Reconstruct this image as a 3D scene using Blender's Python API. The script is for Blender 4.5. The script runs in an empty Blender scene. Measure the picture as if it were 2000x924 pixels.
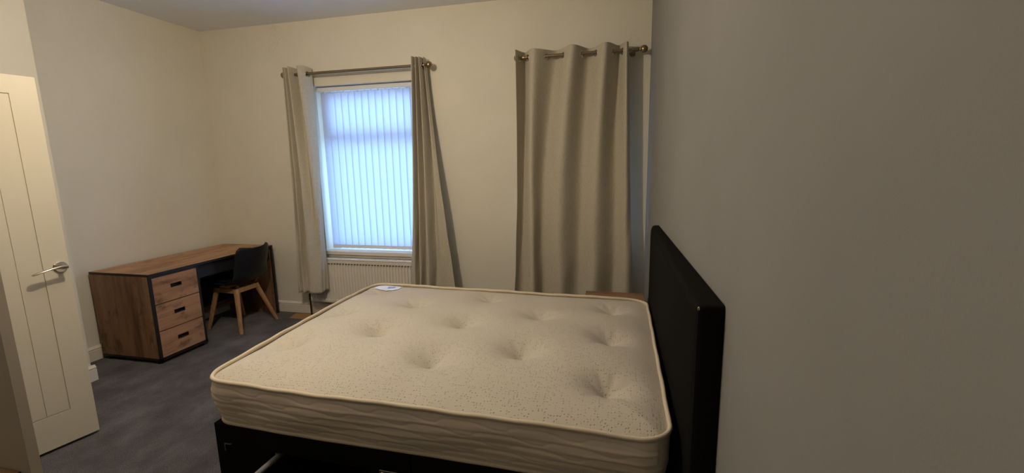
import bpy, bmesh, math, random
from mathutils import Vector, Matrix
random.seed(7)
scene = bpy.context.scene
C = scene.collection

# ------------------------------------------------------------------ camera
F_PX = 860.0
yaw, pitch, roll = 0.233, 0.1638, -0.0181
fwd = Vector((-math.sin(yaw)*math.cos(pitch), math.cos(yaw)*math.cos(pitch), -math.sin(pitch)))
r0 = Vector((math.cos(yaw), math.sin(yaw), 0)); u0 = r0.cross(fwd)
rt = r0*math.cos(roll)+u0*math.sin(roll); up = -r0*math.sin(roll)+u0*math.cos(roll)
cd = bpy.data.cameras.new('camera'); cam = bpy.data.objects.new('camera', cd); C.objects.link(cam)
cd.sensor_width = 36.0; cd.lens = 36.0*F_PX/2000.0; cd.clip_start = 0.02
m = Matrix((rt, up, -fwd)).transposed().to_4x4(); m.translation = Vector((0, 0, 1.52))
cam.matrix_world = m
scene.camera = cam

# ------------------------------------------------------------------ world, light, exposure
w = bpy.data.worlds.new('sky'); scene.world = w; w.use_nodes = True
bg = w.node_tree.nodes['Background']
bg.inputs[0].default_value = (0.37, 0.62, 1.0, 1); bg.inputs[1].default_value = 7.2
LAMP_POWER = 62.0
HALL_FILL_POWER = 9.0  # strength of the added fill lamp behind the partition
LAMP_COLOR = (1.0, 0.83, 0.61)
scene.view_settings.view_transform = 'Standard'
scene.view_settings.look = 'None'
scene.view_settings.gamma = 1.0
scene.view_settings.use_curve_mapping = False
scene.view_settings.exposure = 0.0

# ------------------------------------------------------------------ room measures
D = 3.866            # back wall
XL = -4.11           # left wall of the alcove
XP = -3.72; YP = 2.24  # nearer part of the left wall, which steps forward
ZC = 2.885
YN = -1.3            # wall behind the camera
PY0, PY1, PX = 0.945, 0.975, -1.940  # partition stub by the doorway
def xr(y): return 0.250+(D-y)*0.022  # right wall, not quite square

# ------------------------------------------------------------------ helpers
def link(o, parent=None):
    C.objects.link(o)
    if parent is not None:
        p = Vector((0, 0, 0)); q = parent
        while q is not None: p += q.location; q = q.parent
        o.data.transform(Matrix.Translation(-p))
        o.parent = parent
    return o
def obj(name, bm, mat, parent=None, smooth=False):
    me = bpy.data.meshes.new(name)
    bmesh.ops.recalc_face_normals(bm, faces=bm.faces)
    if smooth:
        for f in bm.faces: f.smooth = True
    bm.to_mesh(me); bm.free()
    for mm in (mat if isinstance(mat, (list, tuple)) else [mat]): me.materials.append(mm)
    return link(bpy.data.objects.new(name, me), parent)
def thing(name, label, cat, loc, group=None):
    o = bpy.data.objects.new(name, None); o.empty_display_size = 0.1; C.objects.link(o); o.location = loc
    o['label'] = label; o['category'] = cat
    if group: o['group'] = group
    return o
def struct(name, bm, mat, parent=None):
    o = obj(name, bm, mat, parent)
    if parent is None: o['kind'] = 'structure'
    return o
def plabel(o, s): o['label'] = s; return o
def box(bm, x0, x1, y0, y1, z0, z1, bev=0.0, seg=2):
    b = bmesh.new()
    bmesh.ops.create_cube(b, size=1)
    for v in b.verts:
        v.co = Vector((x0+(v.co.x+.5)*(x1-x0), y0+(v.co.y+.5)*(y1-y0), z0+(v.co.z+.5)*(z1-z0)))
    if bev > 0: bmesh.ops.bevel(b, geom=list(b.edges), offset=bev, segments=seg, profile=.6, affect='EDGES')
    return merge(bm, b)
def merge(bm, b):
    me = bpy.data.meshes.new('t'); b.to_mesh(me); b.free(); bm.from_mesh(me); bpy.data.meshes.remove(me); return bm
def nbox(*a, **k): return box(bmesh.new(), *a, **k)
def prism(bm, pts, z0, z1):   # pts: plan polygon
    lo = [bm.verts.new((x, y, z0)) for x, y in pts]; hi = [bm.verts.new((x, y, z1)) for x, y in pts]
    n = len(pts)
    for i in range(n): bm.faces.new((lo[i], lo[(i+1) % n], hi[(i+1) % n], hi[i]))
    bm.faces.new(lo[::-1]); bm.faces.new(hi)
    return bm
def tube(bm, pts, radii, n=16, cap=True):
    pts = [Vector(p) for p in pts]
    if not isinstance(radii, (list, tuple)): radii = [radii]*len(pts)
    rings = []; ref = None
    for i, p in enumerate(pts):
        t = (pts[min(i+1, len(pts)-1)]-pts[max(i-1, 0)]).normalized()
        if ref is None: ref = Vector((0, 0, 1)) if abs(t.z) < .9 else Vector((1, 0, 0))
        a = (ref-t*ref.dot(t)).normalized(); b = t.cross(a); ref = a
        rings.append([bm.verts.new(p+(a*math.cos(2*math.pi*k/n)+b*math.sin(2*math.pi*k/n))*radii[i]) for k in range(n)])
    for r, s in zip(rings, rings[1:]):
        for k in range(n): bm.faces.new((r[k], r[(k+1) % n], s[(k+1) % n], s[k]))
    if cap: bm.faces.new(rings[0][::-1]); bm.faces.new(rings[-1])
    return bm
def torus(bm, c, nrm, R, r, n=24, k=8):
    nrm = Vector(nrm).normalized(); ref = Vector((0, 0, 1)) if abs(nrm.z) < .9 else Vector((1, 0, 0))
    a = nrm.cross(ref).normalized(); b = nrm.cross(a); c = Vector(c)
    rings = []
    for i in range(n):
        d = a*math.cos(2*math.pi*i/n)+b*math.sin(2*math.pi*i/n)
        rings.append([bm.verts.new(c+d*(R+r*math.cos(2*math.pi*j/k))+nrm*r*math.sin(2*math.pi*j/k)) for j in range(k)])
    for i in range(n):
        p, q = rings[i], rings[(i+1) % n]
        for j in range(k): bm.faces.new((p[j], p[(j+1) % k], q[(j+1) % k], q[j]))
    return bm
def sphere(bm, c, r, s=(1, 1, 1), u=20, v=12):
    b = bmesh.new(); bmesh.ops.create_uvsphere(b, u_segments=u, v_segments=v, radius=r)
    for q in b.verts: q.co = Vector((q.co.x*s[0]+c[0], q.co.y*s[1]+c[1], q.co.z*s[2]+c[2]))
    return merge(bm, b)
def sm(o, ang=40):
    for p in o.data.polygons: p.use_smooth = True
    o.data.set_sharp_from_angle(angle=math.radians(ang)); return o

# ------------------------------------------------------------------ materials
def mat(name, col, rough=.6, metal=0.0, spec=.5, **k):
    m = bpy.data.materials.new(name); m.use_nodes = True
    b = m.node_tree.nodes['Principled BSDF']
    b.inputs['Base Color'].default_value = (*col, 1); b.inputs['Roughness'].default_value = rough
    b.inputs['Metallic'].default_value = metal; b.inputs['Specular IOR Level'].default_value = spec
    for kk, v in k.items(): b.inputs[kk].default_value = v
    return m
def nodes(m): return m.node_tree.nodes, m.node_tree.links, m.node_tree.nodes['Principled BSDF']
def coords(m, scale=(1, 1, 1)):
    N, L, b = nodes(m)
    g = N.new('ShaderNodeNewGeometry'); mp = N.new('ShaderNodeMapping'); mp.inputs['Scale'].default_value = scale
    L.new(g.outputs['Position'], mp.inputs['Vector']); return mp.outputs['Vector']
def noise(m, vec, scale, detail=4, rough=.55):
    N, L, b = nodes(m); n = N.new('ShaderNodeTexNoise'); n.inputs['Scale'].default_value = scale
    n.inputs['Detail'].default_value = detail; n.inputs['Roughness'].default_value = rough
    L.new(vec, n.inputs['Vector']); return n.outputs['Fac']
def ramp(m, fac, stops):
    N, L, b = nodes(m); r = N.new('ShaderNodeValToRGB'); e = r.color_ramp.elements
    while len(e) < len(stops): e.new(.5)
    for el, (p, c) in zip(e, stops): el.position = p; el.color = (*c, 1)
    L.new(fac, r.inputs['Fac']); return r.outputs['Color']
def bump(m, h, strength=.2, dist=.01):
    N, L, b = nodes(m); n = N.new('ShaderNodeBump'); n.inputs['Strength'].default_value = strength
    n.inputs['Distance'].default_value = dist; L.new(h, n.inputs['Height'])
    if b.inputs['Normal'].links: L.new(b.inputs['Normal'].links[0].from_socket, n.inputs['Normal'])
    L.new(n.outputs['Normal'], b.inputs['Normal'])
def paint(name, col, var=.05):
    m = mat(name, col, .75, spec=.25); N, L, b = nodes(m)
    v = coords(m); f = noise(m, v, 2.3, 5)
    L.new(ramp(m, f, [(.3, tuple(c*(1-var) for c in col)), (.7, tuple(min(1, c*(1+var)) for c in col))]), b.inputs['Base Color'])
    bump(m, noise(m, v, 260, 3), .12, .002); bump(m, noise(m, v, 9, 3), .06, .01)
    return m
def oak(name, axis, base=1.0):
    sc = {'x': (1.2, 14, 14), 'y': (14, 1.2, 14), 'z': (14, 14, 1.2)}[axis]
    m = mat(name, (.3, .17, .09), .5, spec=.35); N, L, b = nodes(m)
    v = coords(m, sc); big = coords(m, tuple(s*.28 for s in sc))
    f1 = noise(m, v, 1.7, 8, .62); f2 = noise(m, big, 1.5, 3)
    mx = N.new('ShaderNodeMath'); mx.operation = 'MULTIPLY_ADD'; L.new(f1, mx.inputs[0]); mx.inputs[1].default_value = .6
    mm = N.new('ShaderNodeMath'); mm.operation = 'MULTIPLY'; L.new(f2, mm.inputs[0]); mm.inputs[1].default_value = .4; L.new(mm.outputs[0], mx.inputs[2])
    c = lambda *k: tuple(q*base for q in k)
    L.new(ramp(m, mx.outputs[0], [(.30, c(.10, .05, .026)), (.42, c(.225, .118, .062)), (.52, c(.32, .175, .095)), (.68, c(.40, .235, .135))]), b.inputs['Base Color'])
    kn = noise(m, coords(m, tuple(q*.33 if q > 5 else q*2.0 for q in sc)), 2.6, 5, .7)
    km = N.new('ShaderNodeMix'); km.data_type = 'RGBA'
    src = b.inputs['Base Color'].links[0].from_socket
    mr = N.new('ShaderNodeMapRange'); mr.inputs['From Min'].default_value = .53; mr.inputs['From Max'].default_value = .68; mr.inputs['To Max'].default_value = .75
    L.new(kn, mr.inputs['Value']); L.new(mr.outputs[0], km.inputs['Factor']); L.new(src, km.inputs['A']); km.inputs['B'].default_value = (.085*base, .042*base, .020*base, 1)
    L.new(km.outputs['Result'], b.inputs['Base Color'])
    bump(m, f1, .12, .002)
    return m
M = {}
M['wall_cream'] = paint('wall_cream_paint', (.75, .715, .60), .03)
def scuffs(m, spots):
    N, L, b = nodes(m); src = b.inputs['Base Color'].links[0].from_socket; g = N.new('ShaderNodeNewGeometry'); nz_ = noise(m, coords(m), 38, 5, .7)
    for (p, r) in spots:
        d = N.new('ShaderNodeVectorMath'); d.operation = 'DISTANCE'; L.new(g.outputs['Position'], d.inputs[0]); d.inputs[1].default_value = p
        f = N.new('ShaderNodeMapRange'); f.inputs['From Min'].default_value = r; f.inputs['From Max'].default_value = 0; L.new(d.outputs['Value'], f.inputs['Value'])
        q = N.new('ShaderNodeMapRange'); q.inputs['From Min'].default_value = .5; q.inputs['From Max'].default_value = .68; q.inputs['To Max'].default_value = .32; L.new(nz_, q.inputs['Value'])
        k = N.new('ShaderNodeMath'); k.operation = 'MULTIPLY'; L.new(f.outputs[0], k.inputs[0]); L.new(q.outputs[0], k.inputs[1])
        mx_ = N.new('ShaderNodeMix'); mx_.data_type = 'RGBA'; L.new(k.outputs[0], mx_.inputs['Factor']); L.new(src, mx_.inputs['A']); mx_.inputs['B'].default_value = (.34, .32, .28, 1); src = mx_.outputs['Result']
    L.new(src, b.inputs['Base Color'])
M['wall_scuffed'] = paint('scuffed_cream_paint', (.75, .715, .60), .03)
scuffs(M['wall_scuffed'], [((-3.20, 3.866, 2.80), .16), ((-3.28, 3.866, 2.66), .10), ((-1.70, 3.866, 2.52), .07), ((.12, 3.866, 2.50), .10)])
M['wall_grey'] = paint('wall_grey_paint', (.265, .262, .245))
M['wall_stub'] = paint('partition_paint', (.52, .46, .38))
M['ceiling'] = paint('ceiling_paint', (.83, .845, .88), .03)
M['white_wood'] = paint('white_gloss_paint', (.74, .70, .62), .02)
M['white_upvc'] = mat('white_upvc', (.80, .81, .82), .35)
M['door'] = paint('door_paint', (.62, .58, .48), .02)
M['radiator'] = mat('radiator_enamel', (.74, .70, .62), .4)
M['dark_slot'] = mat('dark_gap', (.06, .055, .05), .8)
M['oak_x'] = oak('oak_grain_across', 'x'); M['oak_y'] = oak('oak_grain_along', 'y', 1.35); M['oak_z'] = oak('oak_grain_upright', 'z', .82)  # lighter along-grain copy: lamplight on the desk top is put into its colour
M['black_trim'] = mat('black_trim', (.012, .012, .014), .5)
M['black_plastic'] = mat('black_plastic', (.010, .011, .014), .45, spec=.35)
M['black_fabric'] = mat('black_fabric', (.008, .0078, .0075), .95, spec=.08)
bump(M['black_fabric'], noise(M['black_fabric'], coords(M['black_fabric']), 700, 2), .3, .001)
M['beech'] = mat('beech', (.46, .26, .12), .45)
_N, _L, _b = nodes(M['beech']); _L.new(ramp(M['beech'], noise(M['beech'], coords(M['beech'], (30, 30, 3)), 2, 5), [(.3, (.36, .19, .085)), (.7, (.54, .32, .16))]), _b.inputs['Base Color'])
M['chrome'] = mat('polished_chrome', (.62, .60, .56), .16, 1.0)
M['brass'] = mat('antique_brass', (.33, .265, .17), .30, 1.0)
M['steel'] = mat('dull_steel', (.30, .27, .23), .42, 1.0)
M['copper_pipe'] = mat('dark_pipe', (.05, .03, .025), .5, .4)
M['card'] = mat('brown_board', (.36, .21, .09), .8)
M['grey_board'] = mat('grey_felt_edge', (.20, .20, .20), .9)
M['label'] = mat('white_satin_label', (.80, .83, .88), .35)
M['label_print'] = mat('blue_label_print', (.25, .38, .70), .5)
# carpet
m = mat('charcoal_carpet', (.07, .066, .07), 1.0, spec=.05); N, L, b = nodes(m); v = coords(m)
n1 = noise(m, coords(m, (1, .75, 1)), 4.5, 6, .62); n2 = noise(m, v, 210, 4, .8)
mx = N.new('ShaderNodeMath'); mx.operation = 'MULTIPLY_ADD'; L.new(n1, mx.inputs[0]); mx.inputs[1].default_value = .35
mm = N.new('ShaderNodeMath'); mm.operation = 'MULTIPLY'; L.new(n2, mm.inputs[0]); mm.inputs[1].default_value = .65; L.new(mm.outputs[0], mx.inputs[2])
L.new(ramp(m, mx.outputs[0], [(.38, (.020, .019, .022)), (.5, (.088, .083, .090)), (.63, (.23, .215, .22))]), b.inputs['Base Color'])
bump(m, n2, .9, .008); bump(m, n1, .25, .02)
b.inputs['Sheen Weight'].default_value = .15
M['carpet'] = m
# curtain cloth
m = mat('greige_curtain_cloth', (.40, .365, .315), .9, spec=.12); N, L, b = nodes(m); v = coords(m, (1, 1, .25))
L.new(ramp(m, noise(m, v, 160, 3), [(.3, (.455, .418, .33)), (.7, (.555, .51, .405))]), b.inputs['Base Color'])
bump(m, noise(m, coords(m), 600, 2), .35, .001); bump(m, noise(m, coords(m, (1, 1, .6)), 22, 4), .22, .008)
b.inputs['Sheen Weight'].default_value = .1
M['curtain'] = m
# blind cloth: lets the daylight through
m = bpy.data.materials.new('blind_cloth'); m.use_nodes = True; N = m.node_tree.nodes; L = m.node_tree.links; N.clear()
o_ = N.new('ShaderNodeOutputMaterial'); mxs = N.new('ShaderNodeMixShader'); df = N.new('ShaderNodeBsdfDiffuse'); tr = N.new('ShaderNodeBsdfTranslucent')
df.inputs[0].default_value = (.70, .70, .68, 1); tr.inputs[0].default_value = (.50, .57, .76, 1); mxs.inputs[0].default_value = .45
L.new(df.outputs[0], mxs.inputs[1]); L.new(tr.outputs[0], mxs.inputs[2]); L.new(mxs.outputs[0], o_.inputs[0])
M['blind'] = m
# glass pane
m = bpy.data.materials.new('window_glass'); m.use_nodes = True; N = m.node_tree.nodes; L = m.node_tree.links; N.clear()
o_ = N.new('ShaderNodeOutputMaterial'); mxs = N.new('ShaderNodeMixShader'); tp = N.new('ShaderNodeBsdfTransparent'); gl = N.new('ShaderNodeBsdfGlossy')
tp.inputs[0].default_value = (.93, .96, .97, 1); gl.inputs['Roughness'].default_value = .02; mxs.inputs[0].default_value = .06
L.new(tp.outputs[0], mxs.inputs[1]); L.new(gl.outputs[0], mxs.inputs[2]); L.new(mxs.outputs[0], o_.inputs[0])
M['glass'] = m
# mattress cloth (top: dimpled knit; side: plain)
def ticking(name, col, knit):
    m = mat(name, col, .9, spec=.12); N, L, b = nodes(m); v = coords(m)
    L.new(ramp(m, noise(m, v, 3.0, 4), [(.3, tuple(c*.95 for c in col)), (.7, tuple(min(1, c*1.04) for c in col))]), b.inputs['Base Color'])
    if knit:
        vo = N.new('ShaderNodeTexVoronoi'); vo.inputs['Scale'].default_value = 85; vo.inputs['Randomness'].default_value = .45; L.new(coords(m, (1, 1, 0)), vo.inputs['Vector'])
        mr = N.new('ShaderNodeMapRange'); mr.inputs['From Max'].default_value = .28; L.new(vo.outputs['Distance'], mr.inputs['Value'])
        bump(m, mr.outputs[0], .75, .0055)
        bump(m, noise(m, v, 420, 2), .15, .001)
    else:
        bump(m, noise(m, v, 500, 2), .2, .001)
    b.inputs['Sheen Weight'].default_value = .1
    return m
M['tick_top'] = ticking('cream_knit', (.58, .535, .455), True)
M['tick_side'] = ticking('cream_border_cloth', (.80, .69, .55), False)
M['piping'] = ticking('cream_tape', (.68, .59, .45), False)
M['tuft'] = mat('tuft_washer', (.42, .34, .26), .9)

# ------------------------------------------------------------------ room shell
T = .15
struct('floor', prism(bmesh.new(), [(XL-.3, YN-.3), (.9, YN-.3), (.9, D+.45), (XL-.3, D+.45)], -.12, 0), M['carpet'])
struct('ceiling', prism(bmesh.new(), [(XL-.3, YN-.3), (.9, YN-.3), (.9, D+.45), (XL-.3, D+.45)], ZC, ZC+.12), M['ceiling'])
struct('wall_left', nbox(XL-T, XL, YP-.1, D+.3, 0, ZC), M['wall_cream'])
struct('wall_left_near', nbox(XL-T, XP, YN, YP, 0, ZC), M['wall_cream'])
struct('wall_right', prism(bmesh.new(), [(xr(YN-.2), YN-.2), (xr(YN-.2)+T, YN-.2), (xr(D+.3)+T, D+.3), (xr(D+.3), D+.3)], 0, ZC), M['wall_grey'])
struct('wall_front', nbox(XL-T, .6, YN-T, YN, 0, ZC), M['wall_grey'])
# partition with the doorway
b = bmesh.new(); box(b, -2.42, PX, PY0, PY1, 0, ZC); box(b, XP, -3.10, PY0, PY1, 0, ZC); box(b, -3.10, -2.42, PY0, PY1, 2.03, ZC)
struct('wall_partition', b, M['wall_stub'])
# back wall with two window openings
W1 = (-2.865, -1.745); W2 = (-.79, .045); WZ = (.672, 2.289); WT = .30
b = bmesh.new()
zs = [0, WZ[0], WZ[1], ZC]; xs = [XL-T, W1[0], W1[1], W2[0], W2[1], .6]
for i in range(5):
    if i in (1, 3):
        box(b, xs[i], xs[i+1], D, D+WT, 0, WZ[0]); box(b, xs[i], xs[i+1], D, D+WT, WZ[1], ZC)
    else: box(b, xs[i], xs[i+1], D, D+WT, 0, ZC)
struct('wall_back', b, M['wall_scuffed'])

def skirting(name, a, c, nrm, h=.115):
    # moulded board from a to c (floor points on the wall), nrm points into the room
    prof = [(0, 0), (.020, 0), (.020, h*.74), (.017, h*.77), (.017, h*.79), (.021, h*.82), (.021, h*.86), (.013, h*.93), (.008, h), (0, h)]
    bm = bmesh.new(); nrm = Vector(nrm); a = Vector(a); c = Vector(c)
    L_ = [bm.verts.new(a+nrm*p+Vector((0, 0, q))) for p, q in prof]; R_ = [bm.verts.new(c+nrm*p+Vector((0, 0, q))) for p, q in prof]
    n = len(prof)
    for i in range(n): bm.faces.new((L_[i], L_[(i+1) % n], R_[(i+1) % n], R_[i]))
    bm.faces.new(L_[::-1]); bm.faces.new(R_)
    return struct(name, bm, M['white_wood'])
skirting('baseboard_back', (XL, D, 0), (xr(D), D, 0), (0, -1, 0))
skirting('baseboard_left', (XL, YP, 0), (XL, D, 0), (1, 0, 0))
skirting('baseboard_left_near', (XP, PY1, 0), (XP, YP+.02, 0), (1, 0, 0))
skirting('baseboard_return', (XL, YP, 0), (XP, YP, 0), (0, 1, 0))
skirting('baseboard_right', (xr(YN), YN, 0), (xr(D), D, 0), (-1, 0, 0))

# windows: frame, transom, glass; sill as trim
def window(name, x0, x1):
    z0, z1 = WZ; y0, y1 = D+.15, D+.21; f = .062
    b = bmesh.new()
    box(b, x0, x0+f, y0, y1, z0, z1, .006); box(b, x1-f, x1, y0, y1, z0, z1, .006)
    box(b, x0+f, x1-f, y0, y1, z0, z0+f, .006); box(b, x0+f, x1-f, y0, y1, z1-f, z1, .006)
    wn = struct(name, b, M['white_upvc'])
    t = nbox(x0+f, x1-f, y0+.005, y1-.005, 1.75, 1.815, .006); obj('transom', t, M['white_upvc'], wn)
    t = bmesh.new()                                                     # opening casement above the transom
    for (a, c, e, g) in ((x0+f, x1-f, 1.815, 1.86), (x0+f, x1-f, z1-f-.045, z1-f), (x0+f, x0+f+.045, 1.86, z1-f-.045), (x1-f-.045, x1-f, 1.86, z1-f-.045)):
        box(t, a, c, y0-.012, y1-.02, e, g, .004)
    obj('casement_frame', t, M['white_upvc'], wn)
    obj('pane', nbox(x0+f+.04, x1-f-.04, y0+.026, y0+.032, 1.855, z1-f-.04), M['glass'], wn)
    obj('pane', nbox(x0+f-.005, x1-f+.005, y0+.026, y0+.032, z0+f-.005, 1.752), M['glass'], wn)
    return wn
window('window_1', *W1); window('window_2', *W2)
def sill(name, x0, x1):
    b = bmesh.new(); box(b, x0, x1, D-.002, D+.15, WZ[0]-.03, WZ[0]+.012)
    box(b, x0-.035, x1+.035, D-.036, D, WZ[0]-.026, WZ[0]+.012, .008, 3)
    box(b, x0-.02, x1+.02, D-.014, D, WZ[0]-.055, WZ[0]-.026, .004)
    struct(name, b, M['white_wood'])
sill('trim_1', *W1); sill('trim_2', *W2)

# ------------------------------------------------------------------ door
ang = .2166
DA = Vector((-2.9373, 1.7544, 0)); tv = Vector((-math.sin(ang), -math.cos(ang), 0)); nv = Vector((math.cos(ang), -math.sin(ang), 0))
DWID = .690; DZ0, DZ1 = .017, 2.004
def dpt(t, n, z): return DA+tv*t+nv*n+Vector((0, 0, z))
def dbox(bm, t0, t1, n0, n1, z0, z1, bev=0):
    b = bmesh.new(); box(b, t0, t1, n0, n1, z0, z1, bev)
    for v in b.verts: v.co = dpt(v.co.x, v.co.y, v.co.z)
    return merge(bm, b)
b = bmesh.new(); TH = .038; rc = .006; PT0, PT1 = .104, DWID-.104; PZ0, PZ1 = .203, 1.913
dbox(b, 0, DWID, -TH, -rc, DZ0, DZ1)
dbox(b, 0, PT0, -rc, 0, DZ0, DZ1); dbox(b, PT1, DWID, -rc, 0, DZ0, DZ1)
dbox(b, PT0, PT1, -rc, 0, DZ0, PZ0); dbox(b, PT0, PT1, -rc, 0, PZ1, DZ1)
door = struct('door_1', b, M['door'])
door['label'] = 'white painted panel door standing open at the left edge'; door['category'] = 'door'
nb = 5; wb = (PT1-PT0)/nb
for i in range(nb):
    e0 = .004 if i == 0 else .0012; e1 = .004 if i == nb-1 else .0012
    obj('panel_board', dbox(bmesh.new(), PT0+i*wb+e0, PT0+(i+1)*wb-e1, -rc-.001, -.0018, PZ0+.004, PZ1-.004, .0016), M['door'], door)
h = bpy.data.objects.new('door_handle', None)
b = bmesh.new(); hz = 1.010; ht = .038
tube(b, [dpt(ht, .0, hz), dpt(ht, .006, hz), dpt(ht, .010, hz)], [.030, .030, .026], 28)
hd = plabel(obj('door_handle', b, M['chrome'], door), 'polished chrome handle rose'); sm(hd)
b = bmesh.new()
tube(b, [dpt(ht, .009, hz), dpt(ht, .05, hz), dpt(ht+.002, .057, hz+.001)], [.0115, .0105, .009], 18)
# flat flowing lever: section turns from round to a broad leaf
secs = [(ht-.014, .056, hz+.003, .0085, .0095), (ht+.012, .059, hz+.006, .0085, .009), (ht+.05, .060, hz+.003, .0085, .0055), (ht+.085, .058, hz-.004, .0115, .0048), (ht+.108, .056, hz-.011, .0135, .0055), (ht+.123, .054, hz-.015, .0115, .005), (ht+.130, .053, hz-.016, .005, .002)]
rings = []
for t, n_, z, a_, c_ in secs:
    rings.append([b.verts.new(dpt(t, n_+a_*math.cos(2*math.pi*k/14), z+c_*math.sin(2*math.pi*k/14))) for k in range(14)])
for r_, s_ in zip(rings, rings[1:]):
    for k in range(14): b.faces.new((r_[k], r_[(k+1) % 14], s_[(k+1) % 14], s_[k]))
b.faces.new(rings[0]); b.faces.new(rings[-1][::-1])
lv = obj('lever', b, M['chrome'], hd); sm(lv, 60)
bpy.data.objects.remove(h)
b = bmesh.new(); JW = .03
box(b, -3.13, -3.10, PY0-.01, PY1+.01, 0, 2.06); box(b, -2.42, -2.39, PY0-.01, PY1+.01, 0, 2.06); box(b, -3.10, -2.42, PY0-.01, PY1+.01, 2.03, 2.06)
struct('trim_door_frame', b, M['white_wood'])

# ------------------------------------------------------------------ pendant lamp that lights the room (above the frame)
LX, LY, LZ = -1.74, 1.55, 2.56
def pendant(LX, LY, LZ, power, label):
    pd = thing('pendant_light', label, 'lamp', (LX, LY, ZC))
    b = bmesh.new(); tube(b, [(LX, LY, ZC), (LX, LY, ZC-.018), (LX, LY, ZC-.03)], [.045, .045, .02], 24); sm(obj('ceiling_rose', b, M['white_upvc'], pd))
    b = bmesh.new(); tube(b, [(LX, LY, ZC-.028), (LX, LY, LZ+.13)], .0035, 8); sm(obj('cord', b, M['white_upvc'], pd))
    b = bmesh.new(); tube(b, [(LX, LY, LZ+.14), (LX, LY, LZ+.12), (LX, LY, LZ+.07), (LX, LY, LZ+.06)], [.010, .02, .02, .018], 20); sm(obj('lamp_holder', b, M['white_upvc'], pd))
    ld = bpy.data.lights.new('bulb', 'POINT'); ld.energy = power; ld.color = LAMP_COLOR; ld.shadow_soft_size = .032
    lo = bpy.data.objects.new('bulb', ld); C.objects.link(lo); lo.location = (0, 0, LZ-ZC); lo.parent = pd
pendant(LX, LY, LZ, LAMP_POWER, 'white pendant lamp holder with bulb hanging above the foot of the bed')
pendant(-2.75, .05, 2.45, HALL_FILL_POWER, 'added unseen pendant fill lamp by the doorway behind the partition')  # unseen lamp, added to brighten the mattress side and the near oak top

# ------------------------------------------------------------------ desk
X0, Y0, Y1, H = -3.464, 2.544, 3.808, .732; XB = -4.068
dk = thing('desk', 'oak effect desk with black edging and three drawers in the corner', 'desk', (-3.77, 3.17, 0))
tp = obj('desk_top', nbox(XB, X0, Y0, Y1, H-.019, H-.001, .001, 1), M['black_trim'], dk)
plabel(tp, 'black edged top board')
obj('top_veneer', nbox(XB+.001, X0-.0025, Y0+.0025, Y1-.0025, H-.004, H), M['oak_y'], tp)
PW = .416
e = obj('end_panel', nbox(XB, X0-.019, Y0+.002, Y0+.02, .047, H-.019), M['oak_z'], dk)
b = bmesh.new(); box(b, X0-.019, X0-.001, Y0+.001, Y0+.021, .028, H-.019, .001, 1)
box(b, X0-.019, X0-.001, Y0+PW-.021, Y0+PW, .028, H-.019, .001, 1)
box(b, X0-.019, X0-.001, Y0+.021, Y0+PW-.021, H-.034, H-.019)
box(b, XB, X0-.001, Y0+.001, Y0+PW, .028, .047)
plabel(obj('pedestal_frame', b, M['black_trim'], dk), 'black edge strips around the drawers')
obj('pedestal_side', nbox(XB, X0-.019, Y0+PW-.018, Y0+PW-.001, .047, H-.019), M['black_trim'], dk)
dz = [.6975, .4805, .2635, .0465]
for i in range(3):
    z1, z0 = dz[i]-.0035, dz[i+1]+.0045; ya, yb = Y0+.022, Y0+PW-.022; yc = Y0+.206; zc = (z0+z1)/2+.014; hw, hh = .046, .0155
    b = bmesh.new(); xf, xb_ = X0-.002, X0-.018
    box(b, xb_, xf, ya, yc-hw, z0, z1); box(b, xb_, xf, yc+hw, yb, z0, z1)
    box(b, xb_, xf, yc-hw, yc+hw, z0, zc-hh); box(b, xb_, xf, yc-hw, yc+hw, zc+hh, z1)
    dr = obj('drawer', b, M['oak_y'], dk)
    b = bmesh.new(); box(b, xb_-.012, xb_-.006, yc-hw-.01, yc+hw+.01, zc-hh-.01, zc+hh+.01)
    for (a0, a1, c0, c1) in ((yc-hw, yc-hw+.003, zc-hh, zc+hh), (yc+hw-.003, yc+hw, zc-hh, zc+hh), (yc-hw, yc+hw, zc+hh-.003, zc+hh), (yc-hw, yc+hw, zc-hh, zc-hh+.003)):
        box(b, xb_-.008, xf+.0015, a0, a1, c0, c1)
    plabel(obj('handle', b, M['black_trim'], dr), 'black recessed slot handle')
obj('drawer_backing', nbox(X0-.034, X0-.031, Y0+.021, Y0+PW-.021, .047, H-.019), M['black_trim'], dk)
for fx, fy in ((X0-.05, Y0+.03), (X0-.05, Y0+PW-.03), (XB+.05, Y0+.03), (XB+.05, Y0+PW-.03)):
    b = bmesh.new(); tube(b, [(fx, fy, 0), (fx, fy, .028)], [.022, .026], 16); obj('foot', b, M['black_plastic'], dk)
obj('end_panel', nbox(XB, X0-.019, Y1-.021, Y1-.003, 0, H-.019), M['oak_z'], dk)
plabel(obj('front_strip', nbox(X0-.019, X0-.001, Y1-.022, Y1-.001, 0, H-.019, .001, 1), M['black_trim'], dk), 'black edge strip')
plabel(obj('apron', nbox(X0-.05, X0-.032, Y0+PW, Y1-.022, .59, H-.019), M['black_trim'], dk), 'black rail under the top')
obj('back_panel', nbox(XB+.002, XB+.014, Y0+PW, Y1-.021, .14, H-.019), M['black_trim'], dk)
obj('stretcher', nbox(XB+.014, XB+.032, Y0+PW, Y1-.021, .08, .14), M['oak_y'], dk)

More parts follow.
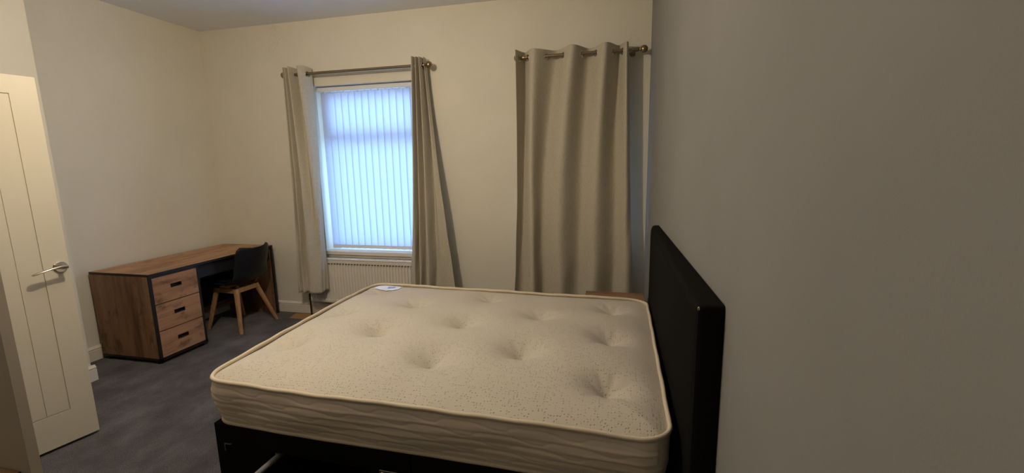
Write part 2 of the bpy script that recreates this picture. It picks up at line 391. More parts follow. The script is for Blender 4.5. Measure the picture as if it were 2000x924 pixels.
# ------------------------------------------------------------------ chair
cx, cy = -3.566, 3.42
ch = thing('desk_chair', 'black moulded shell chair with wooden legs tucked under the desk', 'chair', (cx, cy, 0))
prof = [(-.235, .432, .165), (-.225, .447, .185), (-.19, .452, .198), (-.10, .446, .208), (.0, .440, .212), (.09, .442, .212), (.155, .462, .208), (.195, .505, .202), (.222, .57, .196), (.248, .645, .196), (.268, .72, .194), (.280, .765, .186), (.285, .782, .172), (.286, .790, .15)]
def catm(p0, p1, p2, p3, t): return .5*((2*p1)+(-p0+p2)*t+(2*p0-5*p1+4*p2-p3)*t*t+(-p0+3*p1-3*p2+p3)*t**3)
def spl(pts, k):
    out = []
    for i in range(len(pts)-1):
        q = [Vector(pts[max(0, min(len(pts)-1, i+j))]) for j in (-1, 0, 1, 2)]
        for s in range(k): out.append(catm(*q, s/k))
    out.append(Vector(pts[-1])); return out
pf = spl(prof, 4); nu = 22
def shell(dz_=0, sc=1.0, lo_=0, hi_=None, lift=0):
    bm = bmesh.new(); rows = []
    for i, p in enumerate(pf[lo_:hi_]):
        v = max(0, min(1, (p.y-.445)/.16)) if p.x > .06 else 0    # 0 seat, 1 back
        row = []
        for k in range(nu+1):
            u = (k/nu*2-1); y = u*p.z*sc
            seat = (abs(u)**2.4)*.034*(1-v)*(1 if p.x > -.2 else .5)
            wing = -(abs(u)**2.4)*.050*v; seat += .014*u*u*v
            row.append(bm.verts.new((cx+p.x+wing-lift*v, cy+y, p.y+seat+lift*(1-v))))
        rows.append(row)
    for r, s in zip(rows, rows[1:]):
        for k in range(nu): bm.faces.new((r[k], r[k+1], s[k+1], s[k]))
    return bm
o = obj('seat_shell', shell(), M['black_plastic'], ch, True)
md = o.modifiers.new('thick', 'SOLIDIFY'); md.thickness = .014; md.offset = 0
o2 = obj('seat_pad', shell(sc=.88, lo_=3, hi_=25, lift=.018), M['black_fabric'], ch, True)
md = o2.modifiers.new('thick', 'SOLIDIFY'); md.thickness = .022; md.offset = 0
lf = [(-3.365, 3.212), (-3.342, 3.630), (-3.788, 3.262), (-3.765, 3.655)]
lt = [(cx+.105, cy-.115), (cx+.105, cy+.115), (cx-.125, cy-.105), (cx-.125, cy+.105)]
for (fx, fy), (tx, ty) in zip(lf, lt):
    bm = bmesh.new(); rr = []
    for (px_, py_, z, a) in ((fx, fy, 0, .013), (fx+(tx-fx)*.06, fy+(ty-fy)*.06, .024, .0145), (fx+(tx-fx)*.9, fy+(ty-fy)*.9, .36, .021), (tx, ty, .405, .022)):
        rr.append([bm.verts.new((px_+a*sx*(1 if abs(sx) != abs(sy) else .8), py_+a*sy*(1 if abs(sx) != abs(sy) else .8), z)) for sx, sy in ((1, 0), (1, 1), (0, 1), (-1, 1), (-1, 0), (-1, -1), (0, -1), (1, -1))])
    for r, s in zip(rr, rr[1:]):
        for k in range(8): bm.faces.new((r[k], r[(k+1) % 8], s[(k+1) % 8], s[k]))
    bm.faces.new(rr[0][::-1]); bm.faces.new(rr[-1])
    sm(obj('leg', bm, M['beech'], ch), 50)
def beam(p, q, hw, z0, z1):
    p, q = Vector(p), Vector(q); d = (q-p).normalized(); n_ = Vector((-d.y, d.x))*hw
    return prism(bmesh.new(), [tuple(p+n_), tuple(q+n_), tuple(q-n_), tuple(p-n_)], z0, z1)
lm = [tuple(Vector(f)*.10+Vector(t)*.90) for f, t in zip(lf, lt)]
for i, j in ((0, 1), (2, 3), (0, 2), (1, 3)): obj('seat_rail', beam(lm[i], lm[j], .011, .362, .405), M['beech'], ch)

# ------------------------------------------------------------------ radiator
RX0, RX1, RZ0, RZ1 = -3.015, -1.815, .166, .612; RY = D-.105
rd = thing('radiator', 'white panel radiator under the window sill behind the curtains', 'radiator', ((RX0+RX1)/2, D, 0))
bm = bmesh.new(); n = 36; pit = (RX1-RX0-.05)/n; zl = [RZ0, RZ0+.022, RZ0+.034, RZ1-.048, RZ1-.036, RZ1-.012, RZ1-.004]
cols = []
for k in range(n):
    xa = RX0+.025+k*pit
    cols += [(xa, 0), (xa+pit*.28, 0), (xa+pit*.40, 1), (xa+pit*.88, 1)]
cols = [(RX0, 0)]+cols+[(RX1-.025, 0), (RX1, 0)]
grid = []
for z in zl:
    zi = 1 if RZ0+.03 < z < RZ1-.04 else 0
    grid.append([bm.verts.new((x, RY+(.009 if (d and zi) else 0)+(.006 if z > RZ1-.008 else 0), z)) for x, d in cols])
for r, s in zip(grid, grid[1:]):
    for k in range(len(cols)-1): bm.faces.new((r[k], r[k+1], s[k+1], s[k]))
fp = obj('front_panel', bm, M['radiator'], rd); md = fp.modifiers.new('t', 'SOLIDIFY'); md.thickness = .004; md.offset = 1
bm = bmesh.new(); box(bm, RX0+.004, RX1-.004, RY+.03, D-.035, RZ0+.01, RZ1-.012); obj('rear_panel', bm, M['radiator'], rd)
bm = bmesh.new()
for k in range(n): xa = RX0+.025+(k+.42)*pit; box(bm, xa, xa+pit*.46, RY-.0015, RY+.006, RZ1-.0475, RZ1-.0405)
o = plabel(obj('slot_row', bm, M['dark_slot'], rd), 'row of dark slots'); o['kind'] = 'stuff'
bm = bmesh.new(); box(bm, RX0-.006, RX1+.006, RY-.003, D-.03, RZ1-.006, RZ1+.004, .003)
for k in range(34): x = RX0+.02+k*.0345; box(bm, x, x+.024, RY+.016, D-.04, RZ1+.004, RZ1+.007)
obj('top_grille', bm, M['radiator'], rd)
for x in (RX0-.006, RX1): obj('side_panel', nbox(x, x+.006, RY-.002, D-.03, RZ0+.004, RZ1, .002), M['radiator'], rd)
for x in (RX0+.2, RX1-.2): obj('bracket', nbox(x, x+.03, D-.04, D-.001, RZ0+.05, RZ1-.05), M['radiator'], rd)
bm = bmesh.new(); tube(bm, [(RX0-.04, RY+.03, 0), (RX0-.04, RY+.03, .20)], .0085, 12); tube(bm, [(RX0-.04, RY+.03, .195), (RX0, RY+.03, .195)], .008, 12)
tube(bm, [(RX0-.04, RY+.03, .17), (RX0-.04, RY+.03, .235)], [.013, .011], 14)
plabel(sm(obj('valve_pipe', bm, M['copper_pipe'], rd)), 'dark pipe and valve')

# ------------------------------------------------------------------ curtain rods
RODY = D-.09; RODZ = 2.387
def rod(x0, x1, label):
    t = thing('curtain_rod', label, 'curtain rod', ((x0+x1)/2, D, RODZ), 'curtain rods above the windows')
    bm = bmesh.new(); tube(bm, [(x0+.05, RODY, RODZ), (x1-.05, RODY, RODZ)], .0135, 18); sm(obj('pole', bm, M['brass'], t))
    for x, s in ((x0, 1), (x1, -1)):
        bm = bmesh.new(); sphere(bm, (x, RODY, RODZ), .030); tube(bm, [(x+s*.024, RODY, RODZ), (x+s*.034, RODY, RODZ), (x+s*.04, RODY, RODZ), (x+s*.055, RODY, RODZ), (x+s*.075, RODY, RODZ)], [.013, .010, .017, .017, .016], 18)
        sm(obj('finial', bm, M['brass'], t), 60)
        bm = bmesh.new(); bx = x+s*.085
        tube(bm, [(bx, D-.001, RODZ-.012), (bx, D-.01, RODZ-.012)], .025, 18); tube(bm, [(bx, D-.01, RODZ-.012), (bx, RODY, RODZ-.014)], .008, 12)
        torus(bm, (bx, RODY, RODZ), (1, 0, 0), .0175, .004, 18, 8)
        sm(obj('bracket', bm, M['brass'], t), 50)
    return t
rod(-3.096, -1.614, 'antique brass curtain pole with ball finials above the uncovered window')
rod(-.822, .192, 'antique brass curtain pole with ball finials by the right wall')

# ------------------------------------------------------------------ curtains
def curtain(label, pts, rings, ztop, zbot, seed, hem_lift=(0, 0), clear=1.0):
    # pts: (x top, x middle, x bottom, y offset from the pole at top, at bottom)
    rnd = random.Random(seed)
    x0 = pts[0][0]; t = thing('curtain', label, 'curtain', ((pts[0][0]+pts[-1][0])/2, RODY, RODZ), 'greige eyelet curtains')
    K = 14; pl = []
    for i in range(len(pts)-1):
        q = [pts[max(0, min(len(pts)-1, i+j))] for j in (-1, 0, 1, 2)]
        for s in range(K): pl.append([catm(q[0][c], q[1][c], q[2][c], q[3][c], s/K) for c in range(5)]+[(i+s/K)/(len(pts)-1)])
    pl.append(list(pts[-1])+[1.0])
    nz = 110; zm = 1.45; bm = bmesh.new(); g = []
    arc = [0.0]
    for p, q in zip(pl, pl[1:]): arc.append(arc[-1]+math.hypot(q[0]-p[0], q[3]-p[3]))
    ph = [rnd.uniform(0, 6.28) for _ in range(8)]
    def at(p, z):
        f = (ztop-z)/(ztop-zbot); fm = (ztop-zm)/(ztop-zbot)
        l0 = (f-fm)*(f-1)/(fm); l1 = f*(f-1)/(fm*(fm-1)); l2 = f*(f-fm)/(1-fm)
        x = p[0]*l0+p[1]*l1+p[2]*l2; y = max(-.095, min(.066, 1.3*(p[3]*(1-f)+p[4]*f)))
        q_ = max(0, min(1, (f-.12)/.52)); q_ = q_*q_*(3-2*q_)
        x += x*(-.075*q_*clear)/RODY; y = y*(1-.22*q_)-.082*q_*clear
        wr = f*f
        x += .004*wr*math.sin(9*f+ph[0]+p[5]*23)+.0025*wr*math.sin(21*f+ph[1]+p[5]*41)
        y += .007*wr*math.sin(7*f+ph[2]+p[5]*17)+.004*wr*math.sin(26*f+ph[3]+p[5]*31)
        return x, y
    zz = [ztop-(ztop-zbot)*j/nz for j in range(nz+1)]
    zz = sorted(set(zz+[ztop-.004*k for k in range(1, 26)]), reverse=True)
    for z in zz:
        row = []
        for p in pl:
            x, y = at(p, z)
            fz = (ztop-z)/(ztop-zbot)
            dz_ = (hem_lift[0]*(1-p[5])+hem_lift[1]*p[5])*fz + .006*math.sin(p[5]*19+ph[4])*(fz if fz > .5 else (.7 if fz < .02 else .3)) 
            row.append(bm.verts.new((x, RODY+y, z+dz_)))
        g.append(row)
    ringc = []
    for r in rings:
        best = min(range(1, len(pl)-1), key=lambda i: abs(at(pl[i], RODZ)[0]-r)+abs(at(pl[i], RODZ)[1])*1.5)
        ringc.append(best)
    for a in range(len(g)-1):
        for k in range(len(pl)-1):
            c = (g[a][k].co+g[a+1][k+1].co)/2
            hole = False
            for bi in ringc:
                if abs(k-bi) < 14 and abs(c.z-RODZ) < .035:
                    ctr = Vector((at(pl[bi], RODZ)[0], RODY+at(pl[bi], RODZ)[1], RODZ-.005))
                    if (c-ctr).length < .0215: hole = True
            if not hole: bm.faces.new((g[a][k], g[a][k+1], g[a+1][k+1], g[a+1][k]))
    for v in [v for v in bm.verts if not v.link_faces]: bm.verts.remove(v)
    o = obj('curtain_fabric', bm, M['curtain'], t, True)
    md = o.modifiers.new('t', 'SOLIDIFY'); md.thickness = .0024; md.offset = 0
    for bi in ringc:
        p0, p1 = pl[max(0, bi-1)], pl[min(len(pl)-1, bi+1)]
        d = Vector((at(p1, RODZ)[0]-at(p0, RODZ)[0], at(p1, RODZ)[1]-at(p0, RODZ)[1], 0)); nn = Vector((-d.y, d.x, 0))
        bm = bmesh.new(); torus(bm, (at(pl[bi], RODZ)[0], RODY+at(pl[bi], RODZ)[1], RODZ-.005), nn, .0240, .0042, 26, 8)
        plabel(obj('eyelet', bm, M['chrome'], t, True), 'metal eyelet ring')
    # stitched hem line
    bm = bmesh.new(); strip = [[], []]
    for p in pl:
        for q, z in ((0, zbot+.062), (1, zbot+.056)):
            x, y = at(p, z); fz = (ztop-z)/(ztop-zbot)
            strip[q].append(bm.verts.new((x, RODY+y-.0022, z+(hem_lift[0]*(1-p[5])+hem_lift[1]*p[5])*fz+.006*math.sin(p[5]*19+ph[4])*fz)))
    for k in range(len(pl)-1): bm.faces.new((strip[0][k], strip[0][k+1], strip[1][k+1], strip[1][k]))
    obj('hem_seam', bm, M['curtain'], t, True)
    return t
curtain('greige eyelet curtain bunched at the left side of the uncovered window', [
    (-3.064, -3.105, -3.175, .03, .02), (-3.058, -3.092, -3.144, -.045, -.01), (-3.047, -3.072, -3.114, .045, .03), (-3.036, -3.047, -3.089, -.05, -.03),
    (-3.020, -3.020, -3.056, .045, .02), (-2.995, -2.966, -2.975, -.055, -.07), (-2.966, -2.914, -2.885, .035, -.05), (-2.893, -2.868, -2.862, -.055, .0), (-2.846, -2.842, -2.852, -.02, .03), (-2.828, -2.828, -2.850, .04, .045)],
    [-3.061, -3.052, -3.041, -3.029, -3.008, -2.858], 2.448, .285, 3, (-.012, .018))
curtain('greige eyelet curtain bunched at the right side of the uncovered window', [
    (-1.773, -1.825, -1.926, .03, .03), (-1.749, -1.789, -1.846, -.05, -.055), (-1.729, -1.764, -1.814, .04, .01), (-1.714, -1.739, -1.777, -.05, -.06),
    (-1.700, -1.713, -1.740, .04, .0), (-1.681, -1.678, -1.700, -.05, -.05), (-1.668, -1.640, -1.650, .045, .045), (-1.660, -1.613, -1.555, -.01, .02), (-1.655, -1.571, -1.429, .03, -.005)],
    [-1.761, -1.739, -1.722, -1.707, -1.690, -1.674], 2.452, .285, 5)
curtain('greige eyelet curtain drawn across beside the grey right wall', [
    (-.824, -.830, -.877, -.055, -.03), (-.772, -.785, -.820, .05, .03), (-.668, -.700, -.690, -.062, -.06), (-.495, -.602, -.606, .045, .03), (-.357, -.444, -.447, -.062, -.065),
    (-.231, -.289, -.303, .045, .035), (-.102, -.154, -.157, -.062, -.065), (-.006, -.016, -.004, .045, .03), (.053, .070, .099, -.05, -.045), (.072, .108, .160, -.02, -.01)],
    [-.798, -.724, -.571, -.424, -.300, -.174, -.034, .021], 2.440, .262, 9, (0, 0), .25)

# ------------------------------------------------------------------ vertical blinds
def blind(x0, x1, label):
    BY = D+.075; zt = 2.238; zb = .70
    t = thing('vertical_blind', label, 'blind', ((x0+x1)/2, BY, 2.29), 'white vertical slat blinds')
    obj('head_rail', nbox(x0+.008, x1-.008, BY-.022, BY+.022, 2.243, 2.282, .004), M['white_upvc'], t)
    pit = .0725; n = int((x1-x0-.05)/pit); a = math.radians(9)
    sl = None
    for i in range(n):
        xc = x0+.072+i*pit
        def sheet(z0, z1, hw, off, th):
            bm = bmesh.new(); d = Vector((math.cos(a), math.sin(a), 0)); nn = Vector((-math.sin(a), math.cos(a), 0)); rows = []
            for z in (z0, z1):
                rows.append([bm.verts.new(Vector((xc, BY, z))+d*(u*hw)+nn*(off+.0015*(1-u*u))) for u in (-1, -.5, 0, .5, 1)])
            for k in range(4): bm.faces.new((rows[0][k], rows[0][k+1], rows[1][k+1], rows[1][k]))
            return bm
        s = obj('slat', sheet(zb+.001, zt-.006, .0405, 0, 0), M['blind'], t, True)
        wp = sheet(zb, zb+.03, .040, -.0022, 0); merge(wp, sheet(zb, zb+.03, .040, .0062, 0))
        plabel(obj('weight_pocket', wp, M['white_upvc'], s), 'bottom weight pocket')
        obj('carrier', nbox(xc-.005, xc+.005, BY-.006, BY+.006, zt-.008, zt+.008), M['white_upvc'], s)
        if i:
            bm = bmesh.new(); xp_ = xc-pit
            tube(bm, [(xp_+pit*u, BY-.012, zb+.012-.018*(1-(2*u-1)**2)) for u in [k/8 for k in range(9)]], .0012, 5)
            obj('link_chain', bm, M['white_upvc'], t, True)
    return t
blind(W1[0], W1[1], 'white vertical slat blind closed over the bright window')
blind(W2[0], W2[1], 'white vertical slat blind hidden behind the drawn curtain at right')

# ------------------------------------------------------------------ divan bed
BNL, BNR, BFR, BFL = Vector((-1.722, 1.445)), Vector((.205, 1.385)), Vector((.212, 2.89)), Vector((-1.765, 2.955))
def bed(u, v): return (BNL*(1-u)+BNR*u)*(1-v)+(BFL*(1-u)+BFR*u)*v
dv = thing('divan_bed', 'black divan bed base with tall black headboard against the grey wall', 'bed', (-.78, 2.18, 0))
ZB0, ZB1 = .055, .405
def quad(u0, u1, v0, v1, z0, z1): return prism(bmesh.new(), [tuple(bed(u, v)) for u, v in ((u0, v0), (u1, v0), (u1, v1), (u0, v1))], z0, z1)
def qadd(bm, *a): return merge(bm, quad(*a))
OU0, OU1, OZ = .155, .40, .312     # drawer opening
for (ua, ub) in ((0, .4985), (.5015, 1)):
    bm = bmesh.new()
    qadd(bm, ua, ub, 0, 1, ZB1-.02, ZB1)                       # deck
    qadd(bm, ua, ub, .98, 1, ZB0, ZB1-.02)
    qadd(bm, ua, ua+.01, .012, .98, ZB0, ZB1-.02); qadd(bm, ub-.01, ub, .012, .98, ZB0, ZB1-.02)
    if ua == 0:
        qadd(bm, 0, OU0, 0, .012, ZB0, ZB1-.02); qadd(bm, OU1, ub, 0, .012, ZB0, ZB1-.02); qadd(bm, OU0, OU1, 0, .012, OZ, ZB1-.02)
    else: qadd(bm, ua, ub, 0, .012, ZB0, ZB1-.02)
    obj('base_half', bm, M['black_fabric'], dv)
# drawer pulled out a little: grey felt edge on its near side
def fr(u, v): p = bed(u, v); return p.x, p.y
bm = bmesh.new(); xa, xb_ = fr(OU0, 0)[0]+.012, fr(OU1, 0)[0]-.012; ya, yb = 1.16, 2.0
box(bm, xa, xa+.016, ya, yb, .075, .294); box(bm, xb_-.016, xb_, ya, yb, .075, .294)
box(bm, xa, xb_, ya-.02, ya, .07, .31); box(bm, xa+.016, xb_-.016, ya, yb, .075, .085); box(bm, xa, xb_, yb, yb+.012, .075, .294)
dr = plabel(obj('drawer', bm, M['black_fabric'], dv), 'black divan drawer pulled out')
bm = bmesh.new(); tube(bm, [(xa+.012, ya+.002, .290), (xa+.012, yb, .290)], .0125, 14)
plabel(sm(obj('drawer_edge', bm, M['grey_board'], dr)), 'grey rounded drawer rim')
bm = bmesh.new(); lx, ly, lz = -1.671, 1.436, .318
box(bm, lx, lx+.036, ly, ly+.006, lz-.003, lz+.001); box(bm, lx, lx+.003, ly, ly+.006, lz-.036, lz-.003)
plabel(obj('corner_trim', bm, M['steel'], dv), 'thin grey corner trim')
bm = bmesh.new(); p = bed(.5, 0)
box(bm, -.893, -.690, 1.402, 1.4045, .303, .331, .001, 1)
lp = plabel(obj('link_plate', bm, M['steel'], dv), 'metal linking plate joining the base halves')
for v in lp.data.vertices: v.co.y += (-.03)*(v.co.x+lp.parent.location.x+.78)
for x in (-.878, -.705):
    bm = bmesh.new(); sphere(bm, (x, 1.4005-.03*(x+.78), .317), .0085, (1, .5, 1), 14, 8); sm(obj('screw', bm, M['chrome'], lp), 80)
# packer block behind the plate so it sits on the base
for u, v in ((.04, .04), (.46, .04), (.54, .04), (.96, .04), (.04, .96), (.46, .96), (.54, .96), (.96, .96)):
    x, y = fr(u, v); bm = bmesh.new(); tube(bm, [(x, y, 0), (x, y, ZB0)], [.018, .024], 14); obj('foot', bm, M['black_plastic'], dv)
# headboard: upholstered slab, bevelled front edges, rounded top corners
hb = bmesh.new(); HY0, HY1, HZ = 1.29, 2.975, 1.116
def hx(y, back): return (.3035-.0185*(y-HY0)/(HY1-HY0)*1.85 if back else .2285-.0045*(y-HY0)/(HY1-HY0))
ny, nzz = 60, 46; lay = []
def hpos(a, c):   # a,c in 0..1 over the face
    y = HY0+(HY1-HY0)*a; z = .02+(HZ-.02)*c; r = .055
    return y, z
outl = []
r = .06
for k in range(9): th = math.pi/2*k/8; outl.append((HY1-r+r*math.cos(th), HZ-r+r*math.sin(th)))
r2 = .012
for k in range(7): th = math.pi/2+math.pi/2*k/6; outl.append((HY0+r2+r2*math.cos(th), HZ-r2+r2*math.sin(th)))
outl += [(HY0, .02), (HY1, .02)]
def inset(pts, d):
    cyy, czz = (HY0+HY1)/2, .55
    out = []
    for y, z in pts:
        out.append((y+(d if y < cyy else -d), z+(d if z < czz else -d)))
    return out
layers = [(outl, 'b', 0), (outl, 'f', .022), (inset(outl, .006), 'f', .008), (inset(outl, .022), 'f', 0)]
rings = []
for pts, s, off in layers:
    rings.append([hb.verts.new((hx(y, True) if s == 'b' else hx(y, False)+off, y, z)) for y, z in pts])
for ra, rb in zip(rings, rings[1:]):
    for k in range(len(ra)): hb.faces.new((ra[k], ra[(k+1) % len(ra)], rb[(k+1) % len(ra)], rb[k]))
hb.faces.new(rings[0][::-1]); hb.faces.new(rings[-1])
ho = thing('headboard', 'tall plain black headboard standing between the mattress and the grey right wall', 'headboard', (.262, (HY0+HY1)/2, 0))
sm(obj('padded_board', hb, M['black_fabric'], ho), 35)
for fy in (HY0+.12, HY1-.12): obj('foot', nbox(.235, .285, fy, fy+.06, 0, .022), M['black_plastic'], ho)
bm = bmesh.new(); sphere(bm, (.236, HY0-.0005, 1.104), .0036, (1, .7, 1.7), 12, 8); plabel(sm(obj('bolt', bm, M['chrome'], ho)), 'small chrome bolt')
bm = bmesh.new(); tube(bm, [(.285, HY0-.002, .575), (.290, HY0-.006, .555), (.297, HY0-.004, .53)], .0018, 8); plabel(obj('cable_tie', bm, M['white_upvc'], ho), 'white tie')

# ------------------------------------------------------------------ mattress
mt = thing('mattress', 'cream tufted mattress lying bare on the black divan bed', 'mattress', (-.78, 2.18, ZB1))
MNL, MNR, MFR, MFL = Vector((-1.742, 1.432)), Vector((.193, 1.375)), Vector((.206, 2.900)), Vector((-1.808, 2.982))
ZT, ZM = .6177, .4065
tufts = [(-1.600, 1.812), (-1.624, 2.298), (-1.663, 2.818), (-1.232, 2.030), (-1.239, 2.524), (-.807, 1.755), (-.814, 2.236), (-.807, 2.762), (-.419, 1.917), (-.418, 2.440), (-.019, 1.664), (-.017, 2.174), (-.010, 2.667)]
def corner_map(s, t, ru, rv):
    # s,t in 0..1; round the plan corners
    def f(a, r):
        if a < r: return (r-a)/r, -1
        if a > 1-r: return (a-(1-r))/r, 1
        return 0, 0
    a, sa = f(s, ru); c, sc_ = f(t, rv)
    if sa and sc_:
        x = a*math.sqrt(1-c*c/2); y = c*math.sqrt(1-a*a/2)
        s = ru-ru*x if sa < 0 else 1-ru+ru*x
        t = rv-rv*y if sc_ < 0 else 1-rv+rv*y
    return s, t
def mpt(s, t):
    u, v = corner_map(s, t, .055, .07)
    p = (MNL*(1-u)+MNR*u)*(1-v)+(MFL*(1-u)+MFR*u)*v
    e = min(1, 8*min(u*(1-u), .125))
    p.x += -.012*math.sin(v*math.pi)*(1-u) + .004*math.sin(v*9)*(1-u)
    p.y += -.006*math.sin(u*7.0)*(1-v)
    return p
def ztop(p, s, t):
    d = min(min(s, 1-s)*1.97, min(t, 1-t)*1.57)
    fa = max(0, min(1, (t-.5)/.45)); z = ZT-.008+.058*(1-.62*fa*fa*(3-2*fa))*(1-math.exp(-max(0, d-.004)/.10))
    fd = 1-.30*fa
    for (tx, ty) in tufts:
        dx, dy = p.x-tx, p.y-ty; r = math.hypot(dx, dy)
        if r < .40:
            th = math.atan2(dy, dx)
            z -= fd*(.052*math.exp(-r/.036)+.040*math.exp(-(r/.105)**2))
            z += .0035*math.exp(-((r-.085)/.05)**2)*math.sin(th*9+tx*20)*.6
    z += .003*math.sin(p.x*6.3+1)*math.sin(p.y*5.1)
    return z
def edges(n, dense):   # grid coordinates, finer near 0 and 1
    return [.5-.5*math.cos(math.pi*(i/n))*1.0 if False else i/n for i in range(n+1)]
NS, NT = 230, 190
bm = bmesh.new(); g = []
def pack(i, n):  # mild clustering at the borders
    x = i/n; return x-.45/(2*math.pi)*math.sin(2*math.pi*x)
for j in range(NT+1):
    t_ = pack(j, NT); row = []
    for i in range(NS+1):
        s_ = pack(i, NS); p = mpt(s_, t_); row.append(bm.verts.new((p.x, p.y, ztop(p, s_, t_))))
    g.append(row)
for j in range(NT):
    for i in range(NS): bm.faces.new((g[j][i], g[j][i+1], g[j+1][i+1], g[j+1][i]))
obj('mattress_top', bm, M['tick_top'], mt, True)
# outline loop
loop = []; K = 300
for i in range(K): loop.append(mpt(i/K, 0))
for i in range(240): loop.append(mpt(1, i/240))
for i in range(K): loop.append(mpt(1-i/K, 1))
for i in range(240): loop.append(mpt(0, 1-i/240))
NL_ = len(loop); nrm = []; arc = [0.0]
for i in range(NL_):
    d = (loop[(i+3) % NL_]-loop[i-3]).normalized(); nrm.append(Vector((d.y, -d.x)))
    arc.append(arc[-1]+(loop[(i+1) % NL_]-loop[i]).length)
per = arc[-1]
def wave(s, z):
    # quilted border: rows of stitched steps
    out = 0.0
    for k, z0 in enumerate((.437, .472, .507, .542, .577)):
        q = ((s+.135*k)/.27) % 1.0
        tri = min(1, q/.16) if q < .5 else max(0, 1-(q-.5)/.42)
        ln = z0+.017*tri*tri*(3-2*tri)
        out -= .0022*math.exp(-((z-ln)/.0040)**2)
        out -= .0016*math.exp(-((z-z0+.004)/.006)**2)
    return out
bm = bmesh.new(); rows = []; NR = 64
for j in range(NR+1):
    f = j/NR; z = ZT-.004-(ZT-.004-ZM)*f; row = []
    for i in range(NL_):
        bul = .019*math.sin(math.pi*min(1, f*1.04))**.8*(1-.45*f) - .024*max(0, f-.2)
        s = arc[i]
        o_ = bul+wave(s, z)+.0035*math.sin(s*11+f*5)*math.sin(math.pi*f)+.002*math.sin(f*38+math.sin(s*6)*.8)*math.sin(math.pi*f)
        if loop[i].x > .15 and z < 1: o_ = min(o_, .004)
        p = loop[i]+nrm[i]*o_; row.append(bm.verts.new((p.x, p.y, z)))
    rows.append(row)
for r_, s_ in zip(rows, rows[1:]):
    for i in range(NL_): bm.faces.new((r_[i], r_[(i+1) % NL_], s_[(i+1) % NL_], s_[i]))
bm.faces.new(rows[-1][::-1])
plabel(obj('side_border', bm, M['tick_side'], mt, True), 'quilted side border')
def ring_tube(z, off, r, name, jit):
    bm = bmesh.new(); rr = []
    for i in range(0, NL_, 2):
        p = loop[i]+nrm[i]*(off+jit*math.sin(arc[i]*23)*.5); zc_ = z+jit*math.sin(arc[i]*9)+jit*.6*math.sin(arc[i]*31)
        n3 = Vector((nrm[i].x, nrm[i].y, 0)); c = Vector((p.x, p.y, zc_))
        rr.append([bm.verts.new(c+n3*(r*math.cos(2*math.pi*k/8))+Vector((0, 0, r*1.15*math.sin(2*math.pi*k/8)))) for k in range(8)])
    n = len(rr)
    for i in range(n):
        for k in range(8): bm.faces.new((rr[i][k], rr[i][(k+1) % 8], rr[(i+1) % n][(k+1) % 8], rr[(i+1) % n][k]))
    return obj(name, bm, M['piping'], mt, True)
ring_tube(ZT+.003, .003, .0085, 'piping', .0018)
ring_tube(ZM+.010, -.018, .008, 'piping', .0005)
for (tx, ty) in tufts:
    bm = bmesh.new(); 
    zt_ = min((v.co.z for row in g for v in ()), default=.588)
    torus(bm, (tx, ty, .573), (0, 0, 1), .0085, .004, 16, 7); sphere(bm, (tx, ty, .5715), .006, (1, 1, .5), 10, 6)
    plabel(obj('tuft', bm, M['tuft'], mt, True), 'stitched tuft in a dimple')
# sewn label on the far foot corner
bm = bmesh.new(); rows = []
for j in range(6):
    row = []
    for i in range(13):
        s_ = .022+.10*i/12; t_ = .935+.060*j/5
        p = mpt(s_, t_); row.append(bm.verts.new((p.x, p.y, ztop(p, s_, t_)+.0035+.004*math.sin(i/12*math.pi))))
    rows.append(row)
for r_, s_ in zip(rows, rows[1:]):
    for i in range(12): bm.faces.new((r_[i], r_[i+1], s_[i+1], s_[i]))
lb = plabel(obj('sewn_label', bm, M['label'], mt, True), 'white sewn label at the far corner')
bm = bmesh.new(); rows = []
for j in range(3):
    row = []
    for i in range(5):
        s_ = .070+.030*i/4; t_ = .955+.018*j/2
        p = mpt(s_, t_); row.append(bm.verts.new((p.x, p.y, ztop(p, s_, t_)+.0075+.0015)))
    rows.append(row)
for r_, s_ in zip(rows, rows[1:]):
    for i in range(4): bm.faces.new((r_[i], r_[i+1], s_[i+1], s_[i]))
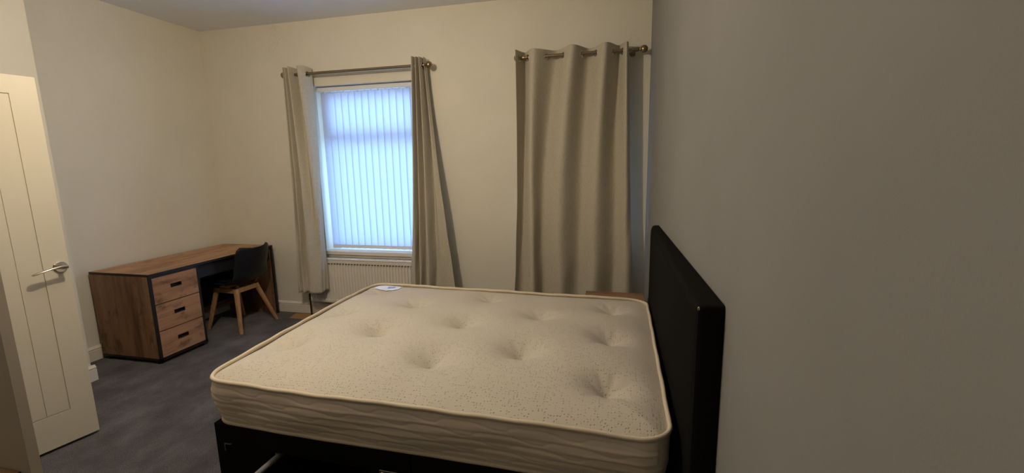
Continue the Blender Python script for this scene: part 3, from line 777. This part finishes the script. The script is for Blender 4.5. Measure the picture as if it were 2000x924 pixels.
plabel(obj('label_print', bm, M['label_print'], lb, True), 'faint blue printed panel')

# ------------------------------------------------------------------ bedside tables
def bedside(x0, x1, y0, y1, front, label):
    # front: -1 faces -x side, 0 faces the room at low y
    t = thing('bedside_table', label, 'bedside table', ((x0+x1)/2, (y0+y1)/2, 0), 'oak bedside tables'); h = .5
    tp = plabel(obj('table_top', nbox(x0, x1, y0, y1, h-.019, h-.001, .001, 1), M['black_trim'], t), 'black edged top board')
    obj('top_veneer', nbox(x0+.0025, x1-.0025, y0+.0025, y1-.0025, h-.004, h), M['oak_x'], tp)
    for xa in (x0, x1-.018): obj('side_panel', nbox(xa, xa+.018, y0+.002, y1-.002, .03, h-.019), M['oak_z'], t)
    obj('back_panel', nbox(x0+.018, x1-.018, y1-.012, y1-.004, .03, h-.019), M['black_trim'], t)
    obj('plinth', nbox(x0+.018, x1-.018, y0+.004, y1-.012, .03, .05), M['black_trim'], t)
    for k in range(2):
        z0 = .055+k*.212; yf = y0+.004
        d = obj('drawer', nbox(x0+.021, x1-.021, yf, yf+.016, z0, z0+.207), M['oak_x'], t)
        plabel(obj('handle', nbox((x0+x1)/2-.046, (x0+x1)/2+.046, yf-.003, yf+.002, z0+.1, z0+.131), M['black_trim'], d), 'black slot handle')
    for fx in (x0+.03, x1-.03):
        for fy in (y0+.03, y1-.03):
            bm = bmesh.new(); tube(bm, [(fx, fy, 0), (fx, fy, .03)], [.016, .02], 12); obj('foot', bm, M['black_plastic'], t)
    return t
bedside(-.217, .228, 3.075, 3.470, 0, 'oak bedside table behind the bed below the drawn curtain')
bedside(-2.43, -1.985, .545, .943, 0, 'oak bedside table at the lower left corner by the grey partition')

# ------------------------------------------------------------------ scrap of board on the carpet
bm = bmesh.new(); prism(bm, [(-3.225, 3.668), (-3.03, 3.668), (-2.93, 3.70), (-2.93, 3.822), (-3.09, 3.818), (-3.262, 3.812)], .001, .006)
o = obj('board_scrap', bm, M['card']); o['label'] = 'flat tan piece of board on the carpet by the radiator pipe'; o['category'] = 'board'
